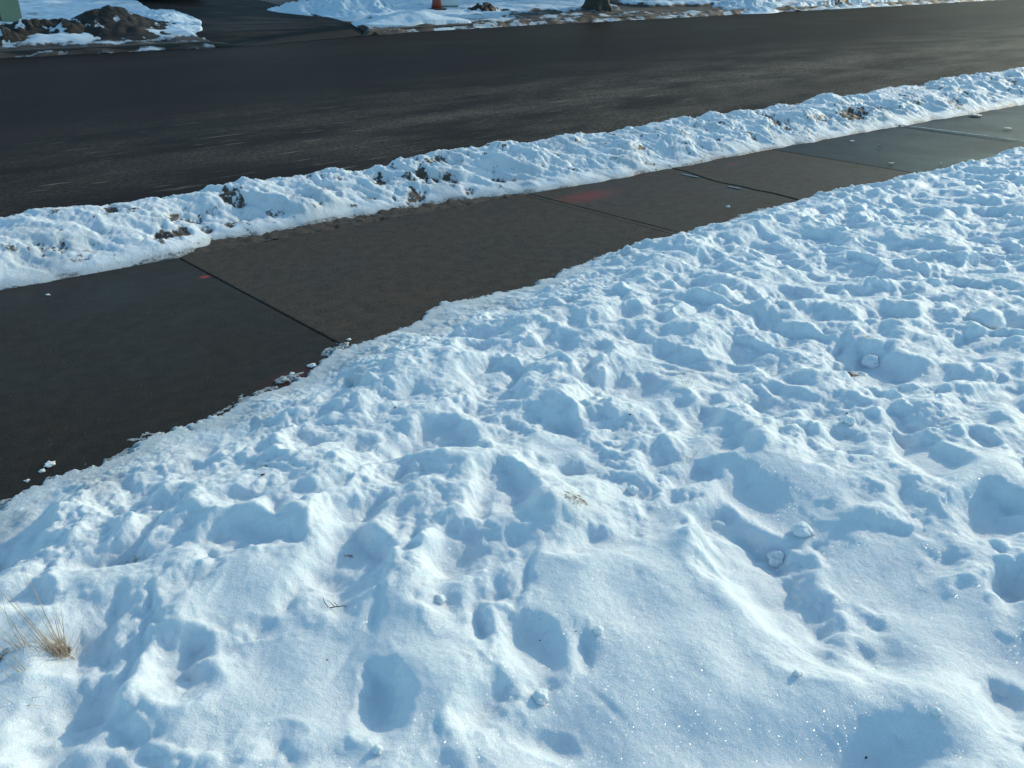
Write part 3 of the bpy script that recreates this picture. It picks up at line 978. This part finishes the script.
# white boxy cabinet beside the cone
M_WHITE = simple('white_panel', (.62, .68, .70), .5, .08, 4, .05, .002)
p = place(449, 10.5)
root = empty('utility_box', p, 'white box on a grey green foot standing beside the traffic cone', 'utility box', rz=R(-35))
bm = bmesh.new(); box(bm, -.29, .29, -.17, .17, .03, .85, .012); from_bm('cabinet', bm, M_WHITE, root)
bm = bmesh.new(); box(bm, -.26, .26, -.15, .15, -.1, .028, .008); from_bm('foot', bm, M_GREEN, root)
bm = bmesh.new(); box(bm, -.31, .31, -.19, .19, .853, .89, .008, .95); from_bm('lid', bm, M_WHITE, root)

# tree
def bark():
    m, nt, p_, out = mat('bark')
    co = objco(nt)
    st = mapping(nt, co, (1, 1, .18))
    n = noise_tex(nt, st, 22, 6, .7, .4)
    nt.links.new(mixc(nt, ramp(nt, n, [(.35, 0.0), (.65, 1.0)]), (.022, .018, .016), (.075, .062, .052)), p_.inputs['Base Color'])
    p_.inputs['Roughness'].default_value = .85
    nt.links.new(bump(nt, n, 1.0, .03), p_.inputs['Normal'])
    return m


M_BARK = bark()
p = place(596, 11.0)
root = empty('bare_tree', p, 'thick dark tree trunk with spreading roots beyond the road', 'tree')
bm = bmesh.new()
seg = 26
rings = []
hts = [-.15, 0, .06, .14, .25, .4, .7, 1.2, 2.0, 2.8, 3.4]
for i, z in enumerate(hts):
    fl = .33 + .10 * math.exp(-max(z, 0) / .14)
    ring = []
    for k in range(seg):
        t = 2 * math.pi * k / seg
        lobe = 1 + (.22 * math.exp(-max(z, 0) / .2) + .04) * math.sin(t * 5 + .7) + .05 * mnoise.noise(Vector((math.cos(t) * 2, math.sin(t) * 2, z * 2)))
        r_ = fl * lobe * (1 - .07 * max(z, 0))
        ring.append(bm.verts.new((math.cos(t) * r_ + .03 * z, math.sin(t) * r_, z)))
    rings.append(ring)
for r0, r1 in zip(rings, rings[1:]):
    for k in range(seg):
        bm.faces.new((r0[k], r0[(k + 1) % seg], r1[(k + 1) % seg], r1[k]))
bm.faces.new(rings[-1])
from_bm('trunk', bm, M_BARK, root, True)
bm = bmesh.new()
tr_ = random.Random(3)


def limb(bm, p0, d, L, r, lvl):
    pts = [p0]; n = 5
    for i in range(n):
        d = (d + Vector((tr_.uniform(-.22, .22), tr_.uniform(-.22, .22), tr_.uniform(-.05, .2)))).normalized()
        pts.append(pts[-1] + d * L / n)
    rd = [max(.004, r * (1 - .16 * i)) for i in range(n + 1)]
    tube(bm, pts, rd, 7 if lvl < 2 else 4, False)
    if lvl >= 4: return
    for k in range(4 if lvl < 2 else 3):
        i = tr_.randint(2, n)
        a = Vector((tr_.uniform(-1, 1), tr_.uniform(-1, 1), tr_.uniform(-.1, .9))).normalized()
        limb(bm, pts[i], (d * .7 + a).normalized(), L * tr_.uniform(.55, .75), rd[i] * .7, lvl + 1)


for k in range(6):
    t = k * 2 * math.pi / 6 + tr_.uniform(-.3, .3)
    limb(bm, Vector((.09 + .05 * math.cos(t), .05 * math.sin(t), 2.7 + .12 * k)), Vector((math.cos(t) * .75, math.sin(t) * .75, .8)), tr_.uniform(2.6, 3.4), .13, 0)
from_bm('crown', bm, M_BARK, root, True)

# unseen spruces, added above the view to throw shade over the snow piles
M_NEEDLE = simple('needles', (.03, .05, .03), .7, .4, 5, 0)
bm = bmesh.new(); tube(bm, [(0, 0, -.1), (0, 0, 3), (0, 0, 9.5)], [.17, .13, .02], 10)
root = empty('unseen_shade_spruce', (0, 0, 0), 'unseen dark spruce added beyond the road to shade the yards', 'tree', 'unseen spruces added for shade beyond the yards')
from_bm('trunk', bm, M_BARK, root)
bm = bmesh.new()
sr_ = random.Random(8)
for k in range(150):
    z = 1.0 + 8.6 * (k / 150) ** 1.05
    Lb = (2.5 * (1 - (z - 1) / 8.9) + .15) * sr_.uniform(.75, 1.1)
    t = k * 2.4
    d_ = Vector((math.cos(t), math.sin(t), 0)); sd2 = Vector((-d_.y, d_.x, 0))
    for m_ in range(int(6 + Lb * 9)):
        f_ = sr_.uniform(.08, 1)
        c_ = d_ * Lb * f_ + Vector((0, 0, z - .28 * Lb * f_ * f_)) + sd2 * sr_.uniform(-.28, .28) * (1.1 - f_) * Lb
        a1_ = (d_ + sd2 * sr_.uniform(-.9, .9) + Vector((0, 0, sr_.uniform(-.7, .1)))).normalized() * sr_.uniform(.18, .34)
        b1_ = Vector((sr_.uniform(-1, 1), sr_.uniform(-1, 1), sr_.uniform(-1, 1))).normalized() * .07
        bm.faces.new([bm.verts.new(c_ - b1_), bm.verts.new(c_ + a1_), bm.verts.new(c_ + b1_)])
from_bm('crown', bm, M_NEEDLE, root)
first = True
for (x, y, sc_) in [(24, 27.4, 1.2), (31, 25.4, 1.35), (38, 24.2, 1.35), (45, 23.4, 1.35), (20, 30, 1.2)]:
    r2 = root
    if not first:
        r2 = root.copy(); COL.objects.link(r2)
        for ch in root.children:
            c2 = ch.copy(); COL.objects.link(c2); c2.parent = r2
    first = False
    r2.location = (x, y, yz(x, y)); r2.scale = (sc_, sc_, sc_ * 1.25); r2.rotation_euler = (0, 0, x)

# parked car on the driveway: only the lower front shows at the top of the view
M_CAR = simple('dark_blue_paint', (.012, .015, .026), .25, .1, 3, 0)
M_GLASS = simple('dark_glass', (.01, .012, .014), .08, .1, 3, 0)
M_TYRE = simple('tyre_rubber', (.015, .015, .015), .8, .2, 20, .1, .005)
M_RIM = simple('alloy', (.35, .35, .36), .35, .1, 8, 0, metallic=.9)
M_LAMP = simple('headlight_lens', (.5, .52, .55), .15, .1, 8, 0)
q = far_pt(174, 3.0)
cx_, cy_ = q[0] + .1, q[1]
slope = math.atan(.085)
root = empty('parked_car', (cx_, cy_ + 2.2, yz(cx_, cy_ + 2.2) + .01), 'dark parked car on the driveway, only its low front edge in view', 'car')
root.rotation_euler = (slope, 0, 0)
prof = [(-2.2, .22), (-2.24, .45), (-2.15, .68), (-1.3, .86), (-.55, 1.38), (.9, 1.42), (1.75, .98), (2.15, .92), (2.2, .5), (2.12, .24)]
bm = bmesh.new()
L_ = [[bm.verts.new((s * (.92 if z < 1 else .72), y, z)) for (y, z) in prof] for s in (-1, 1)]
n = len(prof)
for i in range(n):
    bm.faces.new((L_[0][i], L_[0][(i + 1) % n], L_[1][(i + 1) % n], L_[1][i]))
bm.faces.new(L_[0]); bm.faces.new(list(reversed(L_[1])))
bmesh.ops.recalc_face_normals(bm, faces=bm.faces)
bmesh.ops.bevel(bm, geom=list(bm.edges), offset=.05, segments=3, affect='EDGES')
from_bm('body', bm, M_CAR, root, True)
bm = bmesh.new()
vs = [bm.verts.new(v) for v in ((-.66, -1.22, .93), (.66, -1.22, .93), (.60, -.66, 1.33), (-.60, -.66, 1.33))]
bm.faces.new(vs)
r_ = bmesh.ops.extrude_face_region(bm, geom=list(bm.faces))
bmesh.ops.translate(bm, verts=[v for v in r_['geom'] if isinstance(v, bmesh.types.BMVert)], vec=(0, -.02, .03))
from_bm('windscreen', bm, M_GLASS, root)
for s in (-1, 1):
    bm = bmesh.new(); box(bm, s * .66 - .17, s * .66 + .17, -2.25, -2.17, .52, .64, .02)
    from_bm('headlight', bm, M_LAMP, root)
    for yy in (-1.4, 1.35):
        bm = bmesh.new(); tube(bm, [(s * .72, yy, .33), (s * .93, yy, .33)], [.33, .33], 28)
        wo = from_bm('wheel', bm, M_TYRE, root, False)
        bm = bmesh.new(); tube(bm, [(s * .90, yy, .33), (s * .945, yy, .33)], [.2, .2], 20)
        from_bm('rim', bm, M_RIM, wo)

# ------------------------------------------------------------------ small things in the foreground
M_STRAW = simple('dry_straw', (.50, .36, .25), .7, .35, 30, 0)
M_TWIG = simple('twig_bark', (.05, .032, .026), .8, .3, 40, .2, .002)
K = 1.0


def pix_vec(base, dx, dy):
    """offset in metres that reads as dx, dy picture points at the depth of base"""
    dep_ = float(np.dot(np.array([base[0], base[1], base[2] - CAM_H]), FWD))
    return Vector(RGT * dx * dep_ / F_PX - UPV * dy * dep_ / F_PX)


def blade(bm, p0, p1, w0, bend, rnd):
    p0 = Vector(p0); p1 = Vector(p1)
    n = 7
    side = (p1 - p0).cross(Vector((rnd.uniform(-1, 1), rnd.uniform(-1, 1), .3))).normalized()
    pts = []
    for i in range(n):
        t = i / (n - 1)
        pts.append(p0.lerp(p1, t) + side * bend * math.sin(math.pi * t) - Vector((0, 0, 1)) * bend * .6 * t * t)
    tube(bm, pts, [w0 * (1 - .75 * i / (n - 1)) for i in range(n)], 4)


def tuft(px, py, tips, label, seed, extra=0, spread=8, name='dry_grass_tuft'):
    rnd = random.Random(seed)
    b = surface_at(px, py, snow_z)
    base = Vector((b.x, b.y, b.z - .012))
    bm = bmesh.new()
    for (tx, ty, wd) in tips:
        st = Vector((rnd.uniform(-.012, .012), rnd.uniform(-.012, .012), 0))
        off = pix_vec(base, tx - px, ty - py)
        off += Vector((rnd.uniform(-.02, .02), rnd.uniform(-.03, .02), 0))
        blade(bm, st, st + off, wd, rnd.uniform(-.012, .012), rnd)
    for k in range(extra):
        ang = rnd.gauss(-.55, .4); L = rnd.uniform(.02, .09) * rnd.choice((1, 1, 1.7))
        st = Vector((rnd.gauss(0, .012), rnd.gauss(0, .010), 0))
        off = Vector(RGT) * math.sin(ang) * L + Vector((0, 0, 1)) * math.cos(ang) * L + Vector((0, rnd.uniform(-.3, .3) * L, 0))
        blade(bm, st, st + off, rnd.uniform(.0006, .0011), rnd.uniform(-.005, .005), rnd)
    o = from_bm(name, bm, M_STRAW, None, True)
    o.location = base
    return tag(o, label, 'dry grass')


tuft(62, 656, [(0, 580, .0013), (22, 560, .0010), (2, 592, .0014), (12, 598, .0012), (30, 592, .0010), (34, 600, .0013), (55, 593, .0009), (73, 618, .0009), (42, 612, .0010), (18, 588, .0009), (26, 608, .0012),
               (8, 604, .0010), (48, 606, .0009), (66, 622, .0009), (38, 632, .001), (30, 642, .001), (76, 636, .0008)],
     'dense clump of dry straw coloured grass poking from the snow at lower left', 3, 70)
tuft(27, 650, [(-6, 610, .0012), (2, 598, .0010), (10, 622, .0012), (36, 662, .0008), (-10, 625, .0010)], 'few bent dry grass stalks just left of the dense grass clump', 5, 8)
tuft(30, 672, [(-12, 632, .0012), (-6, 640, .0009), (8, 652, .0008)], 'single long dry grass stalk leaning out of the view below the grass clump', 9, 2)
tuft(38, 688, [(2, 672, .0010), (14, 678, .0008), (44, 676, .0010), (30, 700, .0008)], 'thin broken grass stems lying on the snow below the grass clump', 13, 3)
tuft(18, 702, [(-14, 700, .0012), (30, 698, .0010), (40, 706, .0010)], 'flattened dry grass stem lying on the snow at the left edge, lowest of all', 15, 2)
tuft(687, 388, [(686, 374, .0010), (693, 372, .0008), (700, 380, .0008), (680, 382, .0008), (706, 384, .0009)], 'faint dry grass wisps in the trampled snow left of the centre right hollow', 17, 2, name='dry_grass_wisp')
tuft(690, 462, [(699, 448, .0007), (686, 450, .0007), (701, 440, .0006)], 'very thin dry grass wisps sticking out of the snow above the long ridge', 19, 2, name='dry_grass_wisp')

# dark twig in the hollow
b = surface_at(331, 608, snow_z)
bm = bmesh.new()
org = Vector((b.x, b.y, b.z))
zero = Vector((0, 0, 0))


def tw(pp, r0):
    pts = [pix_vec(org, dx, dy) + Vector((0, 0, .006)) for dx, dy in pp]
    tube(bm, pts, [r0 * (1 - .6 * i / (len(pts) - 1)) for i in range(len(pts))], 6)


tw([(-16, 5), (-6, 3), (4, 1), (13, 0), (16, 1)], .0018)
tw([(-2, 2), (-6, -3), (-8, -9)], .0012)
tw([(4, 1), (0, -3), (-4, -6)], .0010)
tw([(-14, 5), (-12, 2), (-9, 1)], .0010)
tw([(8, 1), (4, -3), (3, -4)], .0009)
o = from_bm('twig', bm, M_TWIG, None, True); o.location = org
tag(o, 'small dark forked twig lying on the rim of a hollow in the snow', 'twig')

# dark crumbs of leaf on the snow
M_LEAF = simple('leaf_crumb', (.03, .022, .028), .8, .3, 40, 0)
for (px, py, r, lb) in [(630, 416, .006, 'tiny dark leaf crumb in the trampled snow right of centre'), (847, 414, .008, 'dark leaf crumb on the snow lumps at centre right'), (540, 642, .003, 'tiny dark speck of leaf in the broken hollow at bottom centre'),
                        (576, 632, .003, 'tiny dark speck of leaf right of the broken hollow at bottom centre'), (866, 758, .004, 'tiny dark leaf speck in the hollow at the bottom edge, lower right'), (395, 408, .006, 'small dark leaf crumb in the snow below the sidewalk edge'),
                        (263, 476, .009, 'dark wet leaf in a shaded hollow at upper left of the snow'), (880, 147, .022, 'dark leaf lying on the cool grey sidewalk slab at right'), (327, 660, .003, 'small brown speck on the smooth snow below the twig'),
                        (460, 128, .02, None)]:
    if lb is None: continue
    r *= .6
    b = surface_at(px, py, snow_z) if py > 200 else Vector((*ground_at(px, py, .018), .018))
    bm = bmesh.new()
    bmesh.ops.create_icosphere(bm, subdivisions=2, radius=r)
    for v in bm.verts:
        v.co = Vector((v.co.x * 1.5, v.co.y * .9, v.co.z * .35)) * (1 + .5 * mnoise.noise(v.co * 300 + Vector((px, py, 0))))
    o = from_bm('leaf_crumb', bm, M_LEAF, None, True); o.location = b + Vector((0, 0, r * .25))
    tag(o, lb, 'leaf')

# snow clods lying loose
M_CLOD = snow_material('clod_snow', glint=.5)


def clod(px, py, r, flat, label, seed, zf=snow_z, name='snow_clod', group=None, jag=.35, z=None, mt=None):
    b = surface_at(px, py, zf) if z is None else Vector((*ground_at(px, py, z), z))
    bm = bmesh.new()
    bmesh.ops.create_icosphere(bm, subdivisions=4, radius=1)
    for v in bm.verts:
        c = v.co.copy()
        k = 1 + jag * mnoise.noise(c * 1.3 + Vector((seed, 0, 0))) + jag * .5 * mnoise.noise(c * 3.1 + Vector((0, seed, 0))) + jag * .2 * mnoise.noise(c * 8)
        v.co = Vector((c.x * k, c.y * k, c.z * k * flat)) * r * (.6 if name == 'snow_crumb' and px > 830 else 1)
    me = bpy.data.meshes.new(name)
    bm.to_mesh(me); bm.free(); me.shade_smooth()
    o = link(name, me, mt or M_CLOD)
    o.location = b + Vector((0, 0, r * flat * .35))
    o.rotation_euler = (0, 0, seed)
    return tag(o, label, 'snow clod', group)


clod(777, 562, .026, .85, 'round ball of snow in the long hollow, lower right', 1)
clod(802, 534, .028, .8, 'tilted disc shaped snow lump above the round snow ball', 2)
clod(797, 676, .010, .7, 'small snow pellet on the smooth slope below the long ridge', 3)
clod(598, 632, .012, .7, 'little snow pellet on the smooth mound at bottom centre', 4)
clod(632, 492, .016, .8, 'small snow ball in the crumbled hollow above the peaked mound', 5)
clod(848, 422, .020, .8, 'snow knob beside the dark leaf crumb at centre right', 6)
clod(935, 715, .010, .7, 'tiny snow pellet near the bottom right', 7)
clod(378, 752, .010, .8, 'tiny snow pellet in the thumb shaped shade at the bottom', 8)
clod(540, 700, .018, .8, 'snow lump on the crumbled ridge at the bottom centre', 10)
clod(440, 602, .014, .8, 'small snow lump in the broken hollow left of centre bottom', 11)
clod(985, 322, .075, .6, 'large angular block of snow in the trampled area at right', 12, jag=.25)
clod(870, 366, .035, .8, 'snow lump in the dirty hollow at centre right', 13)

# ice and snow crumbs on the pavement
ICE = simple('grey_ice', (.30, .32, .33), .3, .2, 40, .3, .003)
lst = [(337, 351, .028, .35, 'larger grey ice lump at the end of the first sidewalk joint', ICE), (344, 346, .022, .4, 'smaller grey ice lump touching the larger one by the sidewalk joint', ICE), (349, 340, .010, .5, 'tiny snow crumb beyond the two ice lumps', None),
       (312, 366, .016, .4, 'pinkish white snow crumb on the red paint stain', None), (292, 374, .010, .4, 'little snow crumb left of the red paint stain', None), (281, 381, .024, .3, 'flat snow crumb almost touching the snow edge', ICE),
       (50, 465, .016, .4, 'white snow crumb on the dark slab at lower left', None), (42, 471, .009, .4, 'smaller white snow crumb beside it on the dark slab at lower left', None), (27, 481, .007, .4, 'tiny white crumb close to the snow edge at the lower left', None),
       (48, 295, .010, .4, 'white speck on the dark slab near the snow bank at left', None), (727, 147, .01, .4, 'tiny snow crumb on the sidewalk beside the bank', None), (891, 163, .03, .12, 'thin curved sliver of snow on the cool grey slab', ICE),
       (941, 163, .012, .5, 'small white crumb on the cool grey slab by the snow edge', None), (852, 141, .028, .2, 'scatter of snow on the cool grey slab near the bank', None),
       (975, 115, .10, .04, 'thin patch of snow on the far slab at right, nearer the bank', ICE), (1008, 128, .05, .05, 'thin snow patch on the far slab nearest the right edge', ICE), (728, 207, .012, .6, 'tiny snow pellet at the edge of the foreground snow', None)]
for i, (px, py, r, fl, lb, mt) in enumerate(lst):
    zz = .017 if px > 830 else .001
    clod(px, py, r, fl, lb, 20 + i, z=zz, name='snow_crumb', mt=mt, jag=.7)
# ice filling parts of the crack
for i, (px, py) in enumerate([(690, 176), (735, 188)]):
    b = ground_at(px, py)
    bm = bmesh.new(); bmesh.ops.create_icosphere(bm, subdivisions=3, radius=1)
    for v in bm.verts:
        v.co = Vector((v.co.x * .011, v.co.y * (.09 - .03 * i), v.co.z * .003)) * (1 + .5 * mnoise.noise(v.co * 2 + Vector((i, 0, 0))))
    o = from_bm('ice_sliver', bm, ICE, None, True); o.location = (b[0], b[1], .003)
    tag(o, ['longer sliver of ice in the sidewalk crack, nearer the snow bank', 'shorter sliver of ice in the middle of the sidewalk crack'][i], 'ice')
b0, b1 = ground_at(903, 127.5), ground_at(1008, 140)
bm = bmesh.new(); bmesh.ops.create_icosphere(bm, subdivisions=4, radius=1)
for v in bm.verts:
    c = v.co.copy(); v.co = Vector((c.x * .018 * (1 + mnoise.noise(Vector((0, c.y * 7, 0)))), c.y * .75, c.z * .004)) * (1 + .3 * mnoise.noise(c * 4))
o = from_bm('snow_line', bm, ICE, None, True); o.location = ((b0[0] + b1[0]) / 2, (b0[1] + b1[1]) / 2, .015)
tag(o, 'thin line of snow caught in the farthest sidewalk joint', 'snow')
# ice bit and little stone on the road
b = ground_at(73, 157, ROAD_Z)
bm = bmesh.new(); bmesh.ops.create_icosphere(bm, subdivisions=3, radius=.035)
for v in bm.verts: v.co = Vector((v.co.x * 1.6, v.co.y, v.co.z * .5)) * (1 + .5 * mnoise.noise(v.co * 20))
o = from_bm('stone', bm, M_TWIG, None, True); o.location = (b[0], b[1], ROAD_Z + .012)
tag(o, 'small dark stone lying on the road at left', 'stone')
